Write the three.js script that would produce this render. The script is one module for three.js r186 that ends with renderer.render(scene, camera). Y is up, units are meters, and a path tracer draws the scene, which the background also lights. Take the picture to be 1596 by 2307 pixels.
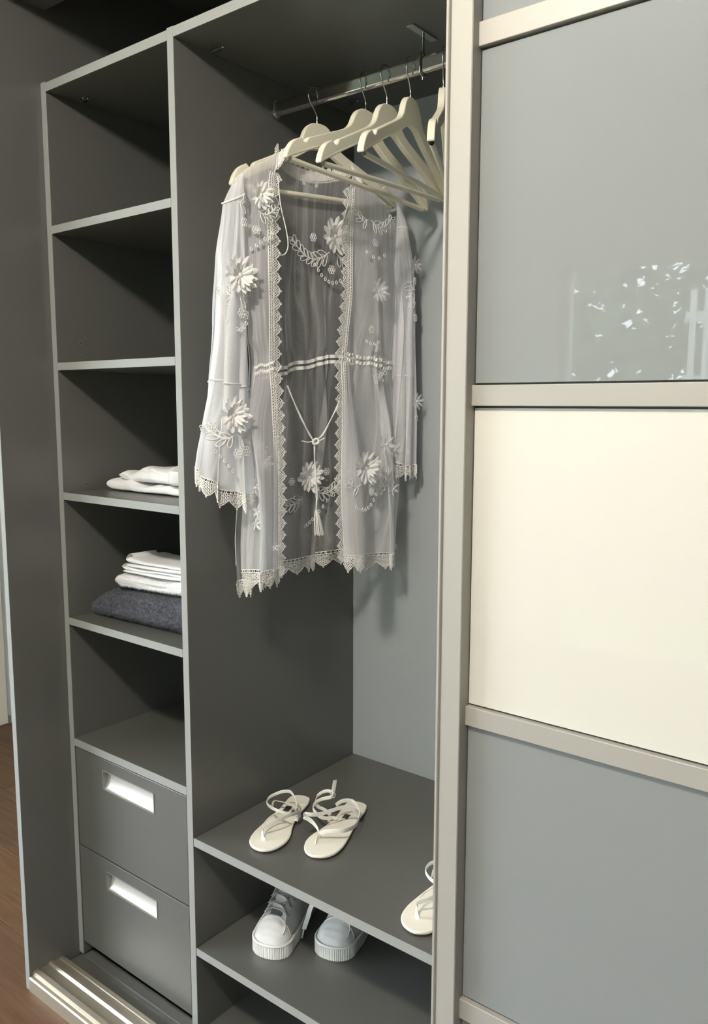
import * as THREE from 'three';
import { mergeGeometries, mergeVertices } from 'three/addons/utils/BufferGeometryUtils.js';
import { RoundedBoxGeometry } from 'three/addons/geometries/RoundedBoxGeometry.js';
import { RectAreaLightUniformsLib } from 'three/addons/lights/RectAreaLightUniformsLib.js';

// ---------- camera, sky, lights, exposure ----------
const YO = 2.17;                                   // floor is y = 0; heights below are measured from the underside of the wardrobe's top board
const scene = new THREE.Scene();
const camera = new THREE.PerspectiveCamera(2 * Math.atan(1153.5 / 1847.79) * 180 / Math.PI, 1596 / 2307, 0.05, 60);
camera.position.set(1.7871, YO - 0.7064, 1.1169);
camera.rotation.set(-0.13096, 0.66944, 0.00193, 'YXZ');
scene.add(camera);
const renderer = new THREE.WebGLRenderer({ antialias: true });
renderer.toneMapping = THREE.LinearToneMapping;
renderer.toneMappingExposure = 1.45;
renderer.shadowMap.enabled = true;
RectAreaLightUniformsLib.init();
scene.background = new THREE.Color(0.84, 0.92, 1.0);
scene.backgroundIntensity = 9.4;
const LAMP = { x: 1.18, z: 1.30, size: 0.42, color: new THREE.Color(1.0, 0.91, 0.80), intensity: 6.2 };

// ---------- helpers ----------
let seed = 7;
const rnd = () => { seed = (seed * 1664525 + 1013904223) >>> 0; return seed / 4294967296; };
const rr = (a, b) => a + (b - a) * rnd();
const used = {};
function numbered(name) { const n = used[name] = (used[name] ?? -1) + 1; return n ? `${name}_${String(n).padStart(3, '0')}` : name; }
function shade(o) { o.traverse((m) => { if (m.isMesh) { m.castShadow = true; m.receiveShadow = true; } }); return o; }
function thing(name, label, category, pos = [0, 0, 0], turn = 0, group) {
  const g = new THREE.Group(); g.name = numbered(name); g.position.set(...pos); g.rotation.y = turn;
  g.userData = { label, category }; if (group) g.userData.group = group;
  scene.add(g); return g;
}
function part(name, geom, mat, parent, extra) {
  const m = new THREE.Mesh(Array.isArray(geom) ? merge(geom) : geom, mat); m.name = name;
  if (extra) Object.assign(m.userData, extra);
  m.castShadow = m.receiveShadow = true; parent.add(m); return m;
}
function struct(name, geom, mat) { const m = part(name, geom, mat, scene, { kind: 'structure' }); return m; }
function tag(m, label, category, group) { m.name = numbered(m.name); Object.assign(m.userData, { label, category }); if (group) m.userData.group = group; return m; }
function merge(list) { return mergeGeometries(list.map((g) => { g = g.index ? g.toNonIndexed() : g; for (const k of Object.keys(g.attributes)) if (!['position', 'normal', 'uv'].includes(k)) g.deleteAttribute(k); return g; })); }
// box from min corner to max corner, edges softened; uv in metres
function box(x0, x1, y0, y1, z0, z1, r = 0.0012) {
  const g = new RoundedBoxGeometry(x1 - x0, y1 - y0, z1 - z0, 1, Math.min(r, (x1 - x0) / 3, (y1 - y0) / 3, (z1 - z0) / 3));
  g.translate((x0 + x1) / 2, (y0 + y1) / 2, (z0 + z1) / 2); metricUV(g); return g;
}
function metricUV(g) {
  const p = g.attributes.position, n = g.attributes.normal, uv = new Float32Array(p.count * 2);
  for (let i = 0; i < p.count; i++) {
    const a = Math.abs(n.getX(i)), b = Math.abs(n.getY(i)), c = Math.abs(n.getZ(i));
    const x = p.getX(i), y = p.getY(i), z = p.getZ(i);
    uv[2 * i] = a > b && a > c ? z : x; uv[2 * i + 1] = b >= a && b >= c ? z : y;
  }
  g.setAttribute('uv', new THREE.BufferAttribute(uv, 2)); return g;
}
// parametric sheet f(s,t) -> [x,y,z]
function sheet(f, ns, nt, us = 1, ut = 1) {
  const pos = [], uv = [], idx = [];
  for (let j = 0; j <= nt; j++) for (let i = 0; i <= ns; i++) { pos.push(...f(i / ns, j / nt)); uv.push(i / ns * us, j / nt * ut); }
  for (let j = 0; j < nt; j++) for (let i = 0; i < ns; i++) { const a = j * (ns + 1) + i, b = a + 1, c = a + ns + 1, d = c + 1; idx.push(a, c, b, b, c, d); }
  const g = new THREE.BufferGeometry();
  g.setAttribute('position', new THREE.Float32BufferAttribute(pos, 3)); g.setAttribute('uv', new THREE.Float32BufferAttribute(uv, 2));
  g.setIndex(idx); g.computeVertexNormals(); return g;
}
const V = (a) => new THREE.Vector3(...a);
function tube(pts, r, closed = false, seg, rad = 6) {
  const c = new THREE.CatmullRomCurve3(pts.map(V), closed, 'catmullrom', 0.5);
  return new THREE.TubeGeometry(c, seg ?? Math.max(4, pts.length * 4), r, rad, closed);
}
// flat strap: width along up(t), rounded thin section
function ribbon(pts, width, thick, up = [0, 1, 0], seg = 48) {
  const c = new THREE.CatmullRomCurve3(pts.map(V), false, 'centripetal');
  const prof = []; for (let k = 0; k < 10; k++) { const a = k / 10 * 2 * Math.PI; prof.push([Math.sign(Math.cos(a)) * Math.pow(Math.abs(Math.cos(a)), .45) * width / 2, Math.sign(Math.sin(a)) * Math.pow(Math.abs(Math.sin(a)), .45) * thick / 2]); }
  const U = typeof up === 'function' ? up : () => up;
  const fr = []; let last = null;
  for (let i = 0; i <= seg; i++) {
    const t = i / seg, p = c.getPoint(t), T = c.getTangent(t);
    const w = V(U(t)); w.addScaledVector(T, -w.dot(T)); if (w.length() < 0.15 && last) w.copy(last); w.normalize(); if (last && w.dot(last) < 0) w.negate(); last = w.clone();
    fr.push([p, w, new THREE.Vector3().crossVectors(T, w)]);
  }
  const g = sheet((s, t) => { const [p, w, n] = fr[Math.round(t * seg)]; const q = prof[Math.round(s * 10) % 10]; return [p.x + w.x * q[0] + n.x * q[1], p.y + w.y * q[0] + n.y * q[1], p.z + w.z * q[0] + n.z * q[1]]; }, 10, seg);
  return g;
}
function extrude(pts, depth, bevel = 0, curveSegments = 8) {      // outline in xy, from z = 0 to depth
  const s = new THREE.Shape(pts.map((p) => new THREE.Vector2(...p)));
  return new THREE.ExtrudeGeometry(s, { depth: depth - 2 * bevel, bevelEnabled: bevel > 0, bevelThickness: bevel, bevelSize: bevel, bevelOffset: -bevel, bevelSegments: 3, curveSegments }).translate(0, 0, bevel);
}
function smoothOutline(pts, n = 80) { const c = new THREE.CatmullRomCurve3(pts.map((p) => new THREE.Vector3(p[0], p[1], 0)), true, 'centripetal'); return c.getPoints(n).slice(0, n).map((p) => [p.x, p.y]); }
const lerpTab = (tab, x) => { if (x <= tab[0][0]) return tab[0][1]; for (let i = 1; i < tab.length; i++) if (x <= tab[i][0]) { const [a, b] = tab[i - 1], [c, d] = tab[i]; let k = (x - a) / (c - a); k = k * k * (3 - 2 * k) * 0.5 + k * 0.5; return b + (d - b) * k; } return tab[tab.length - 1][1]; };
// smooth value noise
function hash(i, j, k) { let h = (i * 374761393 + j * 668265263 + k * 2147483647) | 0; h = Math.imul(h ^ (h >>> 13), 1274126177); return ((h ^ (h >>> 16)) >>> 0) / 4294967296; }
function noise(x, y, k = 0, per = 0) {
  const i = Math.floor(x), j = Math.floor(y), a = x - i, b = y - j, u = a * a * (3 - 2 * a), v = b * b * (3 - 2 * b), m = (q) => per ? ((q % per) + per) % per : q;
  const h = (p, q) => hash(m(p), m(q), k);
  return (h(i, j) * (1 - u) + h(i + 1, j) * u) * (1 - v) + (h(i, j + 1) * (1 - u) + h(i + 1, j + 1) * u) * v;
}
function tex(w, h, f, srgb, rx = 1, ry = 1) {
  const d = new Uint8Array(w * h * 4);
  for (let y = 0; y < h; y++) for (let x = 0; x < w; x++) { const c = f(x / w, y / h, x, y), o = 4 * (y * w + x); for (let k = 0; k < 3; k++) d[o + k] = Math.max(0, Math.min(255, 255 * (c.length ? c[k] : c))); d[o + 3] = 255; }
  const t = new THREE.DataTexture(d, w, h); t.magFilter = THREE.LinearFilter; t.minFilter = THREE.LinearMipmapLinearFilter; t.generateMipmaps = true;
  t.wrapS = t.wrapT = THREE.RepeatWrapping; t.repeat.set(rx, ry); if (srgb) t.colorSpace = THREE.SRGBColorSpace; t.needsUpdate = true; return t;
}
const lin = (r, g, b) => new THREE.Color().setRGB(r, g, b);
const std = (o) => new THREE.MeshStandardMaterial(o), phy = (o) => new THREE.MeshPhysicalMaterial(o);

// ---------- materials ----------
const grainTex = tex(256, 256, (u, v) => 0.93 + 0.05 * noise(u * 128, v * 128, 1, 128) + 0.02 * noise(u * 24, v * 24, 2, 24), false, 5, 5);
const grainBump = tex(256, 256, (u, v) => noise(u * 128, v * 128, 3, 128), false, 5, 5);
const M = {};
M.board = phy({ name: 'grey melamine board', color: lin(.109, .110, .103), map: grainTex, roughness: .33, ior: 1.6, bumpMap: grainBump, bumpScale: .00005 });
M.edge = std({ name: 'pale grey edge band', color: lin(.285, .29, .28), roughness: .62 });
M.dark = std({ name: 'hole', color: lin(.02, .02, .02), roughness: .9 });
M.backPanel = std({ name: 'grey back panel', color: lin(.38, .41, .425), map: grainTex, roughness: .5 });
M.chrome = std({ name: 'chrome', color: lin(.72, .72, .70), metalness: 1, roughness: .10 });
M.steel = std({ name: 'dark steel wire', color: lin(.5, .5, .5), metalness: 1, roughness: .18 });
M.alu = std({ name: 'satin aluminium', color: lin(.375, .362, .335), metalness: .15, roughness: .5 });
M.track = std({ name: 'anodised aluminium track', color: lin(.58, .52, .42), metalness: .85, roughness: .42 });
M.handle = std({ name: 'brushed nickel recess', color: lin(.70, .69, .66), metalness: .75, roughness: .34 });
M.handleFrame = std({ name: 'grey handle frame', color: lin(.30, .30, .28), metalness: .6, roughness: .4 });
M.scoop = std({ name: 'brushed nickel scoop', color: lin(.60, .59, .55), metalness: .6, roughness: .42 });
M.glassGrey = phy({ name: 'grey lacquered glass', color: lin(.235, .25, .26), roughness: .9, specularIntensity: .15, clearcoat: 1, clearcoatRoughness: .015 });
M.glassWhite = phy({ name: 'white lacquered glass', color: lin(.635, .62, .575), roughness: .9, specularIntensity: .15, clearcoat: .6, clearcoatRoughness: .03 });
M.glassEdge = std({ name: 'dark glass edge', color: lin(.03, .035, .035), roughness: .4 });
M.hanger = std({ name: 'cream painted wood', color: lin(.77, .74, .61), roughness: .4 });
M.wall = std({ name: 'white wall paint', color: lin(.60, .59, .57), roughness: .9 });
M.wallRight = std({ name: 'taupe wall paint', color: lin(.26, .25, .235), roughness: .9 });
M.ceil = std({ name: 'white ceiling paint', color: lin(.86, .855, .83), roughness: .95 });
M.door = std({ name: 'off-white painted door', color: lin(.76, .72, .62), roughness: .55 });
M.stone = std({ name: 'grey threshold', color: lin(.25, .25, .22), roughness: .8 });
M.black = std({ name: 'black frame', color: lin(.03, .03, .03), roughness: .5 });
M.lampMetal = std({ name: 'lamp rim', color: lin(.8, .8, .8), roughness: .4 });
M.lampGlow = std({ name: 'lamp diffuser', color: lin(.9, .85, .75), emissive: LAMP.color, emissiveIntensity: 4, roughness: .6 });
function woodMat(k, c0, c1) {
  const t = tex(512, 64, (u, v) => { const g = noise(u * 10, v * 40, k, 0) * .5 + noise(u * 40, v * 90, k + 1) * .3 + .2 * noise(u * 4, v * 8, k + 2); return c0.map((c, i) => c + (c1[i] - c) * g); }, true);
  return std({ name: 'oak plank', map: t, color: lin(.74, .70, .66), roughness: .5 });
}
M.woods = [woodMat(11, [.33, .24, .17], [.52, .41, .30]), woodMat(21, [.40, .31, .22], [.60, .49, .36]), woodMat(31, [.36, .26, .19], [.50, .37, .27]), woodMat(41, [.38, .28, .19], [.55, .42, .30])];
M.floorBase = std({ name: 'floor boards beyond', color: lin(.14, .09, .055), roughness: .55 });

// ---------- room shell ----------
const Y = (y) => y + YO;
const RX0 = -1.71, RX1 = 4.6, RZ1 = 3.6, RZ0 = -.75, H = 2.62;
struct('floor', box(RX0 - .3, RX1 + .1, -.12, -.006, RZ0 - .3, RZ1 + .1), M.floorBase);
{
  const fl = scene.getObjectByName('floor');
  const zs = []; for (let z = -.593 - .211 * 1; z < 1.3; z += .211) zs.push(z);
  let k = 0;
  zs.forEach((z, r) => {
    let x = RX0 + .002 - [0, .9, .35, 1.1, .6][r % 5];
    while (x < 1.9) {
      const x1 = x + 1.5, a = Math.max(x, RX0 + .002), b = Math.min(x1, 1.9);
      if (b - a > .1) { const g = box(a, b - .0015, -.012, 0, z, z + .2095, .001); const uv = g.attributes.uv; const ou = rnd() * 3, ov = rnd() * 3; for (let i = 0; i < uv.count; i++) uv.setXY(i, uv.getX(i) / 1.5 + ou, uv.getY(i) / .21 + ov); part('plank' + (k ? '_' + String(k).padStart(3, '0') : ''), g, M.woods[(k * 7 + r * 3) % 4], fl); k++; }
      x = x1;
    }
  });
}
struct('wall_back', box(RX0 - .3, RX1 + .1, 0, H, RZ0 - .15, RZ0), M.wall);
struct('wall_right', box(RX1, RX1 + .1, 0, H, RZ0, RZ1 + .1), M.wallRight);
struct('ceiling', box(RX0 - .3, RX1 + .1, H, H + .12, RZ0 - .15, RZ1 + .1), M.ceil);
// left wall with a window
const LW = { z0: .80, z1: 3.00, y0: .30, y1: 2.36 };
struct('wall_left', [box(RX0 - .12, RX0, 0, H, RZ0 + .02, LW.z0), box(RX0 - .12, RX0, 0, H, LW.z1, RZ1 + .1), box(RX0 - .12, RX0, 0, LW.y0, LW.z0, LW.z1), box(RX0 - .12, RX0, LW.y1, H, LW.z0, LW.z1)], M.wall);
// front wall with a glazed garden door
const FW = { x0: -.28, x1: 2.40, y0: .0, y1: 2.26 };
struct('wall_front', [box(RX0 - .12, FW.x0, 0, H, RZ1, RZ1 + .1), box(FW.x1, RX1 + .1, 0, H, RZ1, RZ1 + .1), box(FW.x0, FW.x1, FW.y1, H, RZ1, RZ1 + .1)], M.wall);
M.pane = phy({ name: 'window glass', color: lin(1, 1, 1), transmission: 1, thickness: 0, roughness: 0, ior: 1.5 });
function windowFrame(name, along, c, a0, a1, y0, y1, mull) {
  const g = [], t = .05, b = (p0, p1, q0, q1) => along === 'z' ? box(c - .04, c + .02, q0, q1, p0, p1, .004) : box(p0, p1, q0, q1, c - .02, c + .04, .004);
  g.push(b(a0, a1, y0, y0 + t), b(a0, a1, y1 - t, y1), b(a0, a0 + t, y0, y1), b(a1 - t, a1, y0, y1));
  for (const m of mull) g.push(b(m - t / 2, m + t / 2, y0, y1));
  const w = struct(name, g, M.door); w.material = M.wall;
  const pg = along === 'z' ? new THREE.PlaneGeometry(a1 - a0 - .06, y1 - y0 - .06).rotateY(Math.PI / 2).translate(c - .01, (y0 + y1) / 2, (a0 + a1) / 2) : new THREE.PlaneGeometry(a1 - a0 - .06, y1 - y0 - .06).rotateY(Math.PI).translate((a0 + a1) / 2, (y0 + y1) / 2, c + .01);
  part('pane', pg, M.pane, w);
}
windowFrame('window_1', 'z', RX0 - .05, LW.z0, LW.z1, LW.y0, LW.y1, [(LW.z0 + LW.z1) / 2]);
windowFrame('window_2', 'x', RZ1 + .04, FW.x0, FW.x1, FW.y0, FW.y1, [(FW.x0 + FW.x1) / 2]);
// white door in the left wall, standing just proud of it, with its stone threshold behind the wardrobe's end
{
  const d = struct('door_1', box(RX0, RX0 + .006, .004, H - .35, RZ0 + .018, .55, .002), M.door);
  const t = struct('trim_1', box(RX0 - .1, RX0 + .0, -.004, .035, RZ0 - .2, RZ0 + .018, .003), M.stone);
}
// ---------- outside, only seen mirrored in the glass ----------
M.grass = std({ name: 'lawn', color: lin(.10, .16, .05), roughness: 1 });
M.leaf = phy({ name: 'leaves', color: lin(.07, .14, .035), roughness: .7, side: THREE.DoubleSide });
M.bark = std({ name: 'bark', color: lin(.10, .075, .05), roughness: .95 });
M.paling = std({ name: 'white paling', color: lin(.8, .8, .78), roughness: .7 });
struct('garden_ground', box(-14, 14, -.3, -.13, -14, 20), M.grass);
function tree(x, z, h, r, n, label) {
  const t = thing('tree', label, 'tree', [x, -.13, z], 0, 'garden trees beyond the windows');
  part('trunk', new THREE.CylinderGeometry(.06, .12, h * .7, 8).translate(0, h * .35, 0), M.bark, t);
  const leaf = new THREE.BufferGeometry(); leaf.setAttribute('position', new THREE.Float32BufferAttribute([0, 0, 0, .05, .02, .09, 0, .0, .2, -.05, .02, .09], 3)); leaf.setIndex([0, 1, 2, 0, 2, 3]); leaf.computeVertexNormals();
  const im = new THREE.InstancedMesh(leaf, M.leaf, n); im.name = 'foliage'; im.userData.kind = 'stuff'; im.castShadow = true;
  const m = new THREE.Matrix4(), q = new THREE.Quaternion(), e = new THREE.Euler();
  for (let i = 0; i < n; i++) {
    const a = rnd() * 6.283, b = Math.acos(2 * rnd() - 1), k = r * Math.cbrt(rnd());
    e.set(rnd() * 6, rnd() * 6, rnd() * 6); q.setFromEuler(e);
    m.compose(new THREE.Vector3(Math.sin(b) * Math.cos(a) * k, h * .62 + Math.cos(b) * k * h * .42 / r, Math.sin(b) * Math.sin(a) * k), q, new THREE.Vector3(1, 1, 1).multiplyScalar(rr(.7, 1.5))); im.setMatrixAt(i, m);
  }
  t.add(im);
}
tree(-1.6, 7.2, 3.6, 1.5, 2600, 'leafy garden tree beyond the glazed door, left of the others');
tree(.9, 8.4, 4.2, 1.7, 2600, 'taller leafy tree straight behind the glazed door');
tree(3.4, 7.4, 3.4, 1.5, 2200, 'bushy garden tree at the right behind the glazed door');
{
  const f = thing('picket_fence', 'white picket fence in the garden behind the glazed door', 'fence', [0, 1.42, 6.0]);
  const gw = thing('garden_wall', 'low dark stone garden wall carrying the white picket fence', 'wall', [0, -.13, 6.0]);
  part('masonry', box(-3.5, 4.8, 0, 1.54, -.1, .14, .01), M.stone, gw);
  for (let k = 0; k < 30; k++) part('paling', box(-.27 + k * .11, -.27 + k * .11 + .05, 0, .95 + (k % 2) * .01, 0, .02, .004), M.paling, f);
  part('rail', box(-.31, 3.05, .2, .28, .02, .05), M.paling, f); part('rail', box(-.31, 3.05, .7, .78, .02, .05), M.paling, f);
}
// ---------- ceiling lamp (above and behind the camera) ----------
{
  const l = thing('ceiling_lamp', 'round flush ceiling lamp with warm diffuser', 'lamp', [LAMP.x, H, LAMP.z]);
  part('rim', new THREE.LatheGeometry([[.235, 0], [.24, -.012], [.24, -.05], [.232, -.055], [.225, -.05], [.225, -.01]].map((p) => new THREE.Vector2(...p)), 40), M.lampMetal, l);
  part('diffuser', new THREE.CylinderGeometry(.225, .225, .012, 40).translate(0, -.045, 0), M.lampGlow, l);
  const a = new THREE.PointLight(LAMP.color, LAMP.intensity, 0, 2); a.position.set(LAMP.x, H - .085, LAMP.z); a.castShadow = true; a.shadow.radius = 4; a.name = 'lamp_light'; scene.add(a);
}

// ---------- wardrobe carcass ----------
const W = thing('wardrobe', 'built-in grey wardrobe carcass with open shelves, two drawers and a hanging compartment', 'wardrobe', [0, 0, 0]);
const D = -.57;
function panelX(name, x0, x1, y0, y1, z0 = D, z1 = 0, label) {     // upright panel with a pale front edge
  const p = part(name, box(x0, x1, Y(y0), Y(y1), z0, z1 - .001), M.board, W); if (label) p.userData.label = label;
  part('edge_band', box(x0, x1, Y(y0), Y(y1), z1 - .001, z1, .0004), M.edge, p); return p;
}
const shelf = (x0, x1, top, th, name = 'shelf', z1 = 0) => panelX(name, x0, x1, top - th, top, D, z1);
const sideA = panelX('side_panel', -.0185, -.0002, -2.14, .0225);
const div = panelX('divider_panel', .4322, .4506, -2.14, .0225);
panelX('side_panel', 1.2505, 1.269, -2.14, .0225);
shelf(0, .432, .0195, .0193, 'top_panel');
shelf(.451, 1.25, .0215, .0190, 'top_panel');
for (const t of [-.2961, -.6103, -.9210, -1.2330]) shelf(.0006, .4314, t, .0180);
shelf(.0006, .4314, -1.5469, .0195, 'drawer_top_board');
shelf(.4525, 1.249, -1.6592, .0190); shelf(.4525, 1.249, -1.9231, .0178);
shelf(0, .432, -2.115, .018, 'bottom_panel', -.03); shelf(.451, 1.25, -2.133, .018, 'bottom_panel', -.005);
part('back_panel', box(-.018, 1.269, Y(-2.14), Y(.02), D - .008, D), M.backPanel, W);
// shelf-pin holes in the left panel, every one a tiny bushing
for (const y of [-.247, -.344, -.375, -.561, -.595, -.873, -.906, -.974, -1.006, -1.187, -1.286, -1.319])
  for (const z of [-.065, -.49]) {
    const h = part('pin_hole', new THREE.CylinderGeometry(.0024, .0024, .0006, 12).rotateZ(Math.PI / 2).translate(.0002, Y(y), z), M.dark, sideA);
    part('hole_rim', new THREE.TorusGeometry(.0027, .0005, 6, 14).rotateY(Math.PI / 2).translate(.0003, Y(y), z), M.edge, sideA);
  }
// cam connectors under the top boards
for (const [x, z] of [[.485, -.08], [.031, -.078], [.515, -.475]]) {
  const c = part('connector', [new THREE.CylinderGeometry(.0075, .0075, .004, 16).translate(x - .004, Y(-.0015), z - .006), new THREE.CylinderGeometry(.0019, .0019, .042, 8).rotateZ(Math.PI / 2).translate(x, Y(-.004), z), new THREE.SphereGeometry(.003, 8, 6).translate(x + .02, Y(-.004), z)], M.steel, W);
}
// drawers
function drawer(y0, y1, hy0, hy1) {
  const x0 = .0030, x1 = .4292, zf = -.0015, th = .018, hx0 = .1155, hx1 = .3155;
  const s = new THREE.Shape([[x0, y0], [x1, y0], [x1, y1], [x0, y1]].map((p) => new THREE.Vector2(...p)));
  s.holes.push(new THREE.Path([[hx0 + .001, hy0 + .001], [hx0 + .001, hy1 - .001], [hx1 - .001, hy1 - .001], [hx1 - .001, hy0 + .001]].map((p) => new THREE.Vector2(...p))));
  const d = part('drawer', metricUV(new THREE.ExtrudeGeometry(s, { depth: th - .002, bevelEnabled: true, bevelThickness: .001, bevelSize: .001, bevelOffset: -.001, bevelSegments: 2 }).translate(0, YO, zf - th + .001)), M.board, W);
  // recessed scoop grip: frame, two end cheeks, curved scoop
  const fr = [], f = (a, b, c, e) => box(a, b, Y(c), Y(e), zf - .002, zf + .0012, .0004);
  fr.push(f(hx0, hx1, hy1 - .0022, hy1), f(hx0, hx0 + .0022, hy0, hy1), f(hx1 - .0032, hx1, hy0, hy1), f(hx0, hx1, hy0, hy0 + .0012));
  fr.push(box(hx0 + .001, hx1 - .001, Y(hy1 - .0032), Y(hy1 - .0016), zf - .013, zf, .0004));
  for (const x of [hx0 + .0012, hx1 - .0027]) fr.push(box(x, x + .0015, Y(hy0), Y(hy1 - .002), zf - .0155, zf, .0004));
  const h = part('handle', fr, M.handleFrame, d);
  part('scoop', sheet((u, v) => { const a = v * Math.PI / 2; return [hx0 + .0015 + (hx1 - hx0 - .003) * u, Y(hy0 + .001) + (hy1 - hy0 - .004) * Math.pow(1 - Math.cos(a), .9), zf - .0005 - .0145 * Math.sin(a)]; }, 2, 16), M.scoop, h);
  part('drawer_box', [box(x0 + .012, x0 + .026, Y(y0 + .02), Y(y1 - .05), -.5, zf - th), box(x1 - .026, x1 - .012, Y(y0 + .02), Y(y1 - .05), -.5, zf - th), box(x0 + .012, x1 - .012, Y(y0 + .02), Y(y0 + .03), -.5, zf - th)], M.board, d);
}
drawer(-1.8312, -1.5695, -1.6495, -1.5985);
drawer(-2.1025, -1.8350, -1.9135, -1.8655);

// ---------- end panel, fascia, track, plinth ----------
{
  const e = thing('end_panel', 'tall grey end panel closing the wardrobe at the left', 'panel');
  const b = part('board', box(-.0375, -.0195, 0, Y(.34), D - .02, .1405), M.board, e);
  part('edge_band', box(-.0375, -.0195, 0, Y(.34), .1405, .1415, .0004), M.edge, b);
}
struct('trim_1', box(-.019, 2.3, Y(.185), H, -.02, .135), M.board).name = 'trim_2';
struct('trim_3', box(-.019, 2.3, Y(.33), Y(.345), D - .05, -.02), M.board);
struct('trim_4', box(-.0375, 2.3, Y(.0), H, D - .05, D - .012), M.board);
{
  const t = thing('sliding_track', 'ridged metal sliding-door track along the front of the wardrobe base', 'track');
  const prof = [[.143, -2.17], [.143, -2.136], [.1405, -2.1325], [.1335, -2.1315], [.1325, -2.1285], [.1300, -2.1225], [.1190, -2.1205], [.1180, -2.1255], [.1150, -2.1265], [.0900, -2.1265], [.0880, -2.1235], [.0850, -2.121], [.0780, -2.121], [.0765, -2.126], [.0740, -2.1275], [.0590, -2.1275], [.0570, -2.1265], [.0470, -2.1265], [.0455, -2.134], [.0455, -2.149], [.0360, -2.1495], [.0360, -2.17]];
  part('rail_profile', extrude(prof.map(([z, y]) => [-z, Y(y)]), 2.31, 0).rotateY(Math.PI / 2).translate(-.019, 0, 0), M.track, t);
  const p = thing('plinth', 'stepped grey plinth strip between the track and the drawers', 'plinth');
  part('lower_board', box(-.0185, 2.29, 0, Y(-2.1505), -.029, .0355), M.board, p);
  part('upper_board', box(.0005, 2.29, Y(-2.1505), Y(-2.1415), -.029, .0025), M.board, p);
}

// ---------- sliding door ----------
{
  const d = thing('sliding_door', 'sliding wardrobe door of grey and white glass panes in a pale metal frame', 'door', [1.155, 0, .1]);
  d.position.set(0, 0, 0);
  const yb = Y(-2.118), yt = Y(.245), zf = .125, zr = .109, xr = 2.16;
  const stile = (x, m) => {   // profile in plan: grip lip, groove, broad face
    const pr = [[0, .085], [0, .1205], [.0010, .122], [.0042, .122], [.0052, .1205], [.0058, .1165], [.0100, .1165], [.0112, .1225], [.0125, .125], [.0425, .125], [.0437, .1238], [.0437, .085]];
    return part('stile', extrude(pr.map(([a, z]) => [x + m * a, -z]), yt - yb, 0).rotateX(-Math.PI / 2).translate(0, yb, 0), M.alu, d);
  };
  stile(1.1548, 1); stile(xr + .0437, -1);
  const x0 = 1.1968, x1 = xr + .0015;
  const rails = [[-.2065, -.2375], [-.6800, -.7090], [-1.1455, -1.1745], [-1.6150, -1.6475]];
  part('rail', box(x0, x1, yb, Y(-2.085), .088, zr, .001), M.alu, d);
  for (const [t, b] of rails) part('rail', box(x0, x1, Y(b), Y(t), .088, zr, .0012), M.alu, d);
  part('rail', box(x0, x1, Y(.215), yt, .088, zr, .001), M.alu, d);
  const ys = [.215, -.2065, -.2375, -.68, -.709, -1.1455, -1.1745, -1.615, -1.6475, -2.085];
  const mats = [M.glassGrey, M.glassGrey, M.glassWhite, M.glassGrey, M.glassGrey];
  for (let k = 0; k < 5; k++) part('pane', box(x0 + .0025, x1 - .0025, Y(ys[2 * k + 1]) + .0025, Y(ys[2 * k]) - .0025, .096, .1012, .0008), mats[k], d, k === 2 ? { label: 'cream white glass pane' } : { label: 'grey glass pane' });
  part('gasket', box(x0 - .002, x1 + .002, yb + .01, yt - .01, .089, .0955), M.glassEdge, d);
}

// ---------- clothes rail ----------
const RZ = -.285, RY = Y(-.0575);
{
  const r = thing('clothes_rail', 'oval chrome clothes rail under the wardrobe top', 'rail', [.451, 0, 0]);
  r.position.set(0, 0, 0);
  const oval = []; for (let k = 0; k < 28; k++) { const a = k / 28 * 2 * Math.PI; const c = Math.cos(a), s = Math.sin(a); oval.push([c * .0075, s * .0075 + Math.sign(s) * .0083]); }
  part('tube', extrude(oval, .7985, 0).rotateY(Math.PI / 2).translate(.4515, RY, RZ), M.chrome, r);
  for (const x of [.4508, 1.2432]) part('socket', extrude(oval.map(([a, b]) => [a * 1.5, b * 1.22]), .006, .001).rotateY(Math.PI / 2).translate(x, RY, RZ), M.chrome, r);
  const b = part('bracket', [tube([[.845, Y(-.002), RZ], [.845, Y(-.02), RZ], [.845, Y(-.035), RZ]], .0032), tube([[.845, Y(-.033), RZ], [.845, Y(-.040), RZ + .0085], [.845, Y(-.058), RZ + .0102], [.845, Y(-.073), RZ + .0085], [.845, Y(-.0775), RZ], [.845, Y(-.073), RZ - .0085], [.845, Y(-.058), RZ - .0102], [.845, Y(-.040), RZ - .0085], [.845, Y(-.033), RZ]], .0022, false, 40), tube([[.845, Y(-.076), RZ], [.845, Y(-.084), RZ]], .0016)], M.steel, r);
  part('mounting_plate', box(.8375, .8525, Y(-.0015), Y(.0024), RZ - .04, RZ + .045, .0006), M.steel, b);
}

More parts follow.
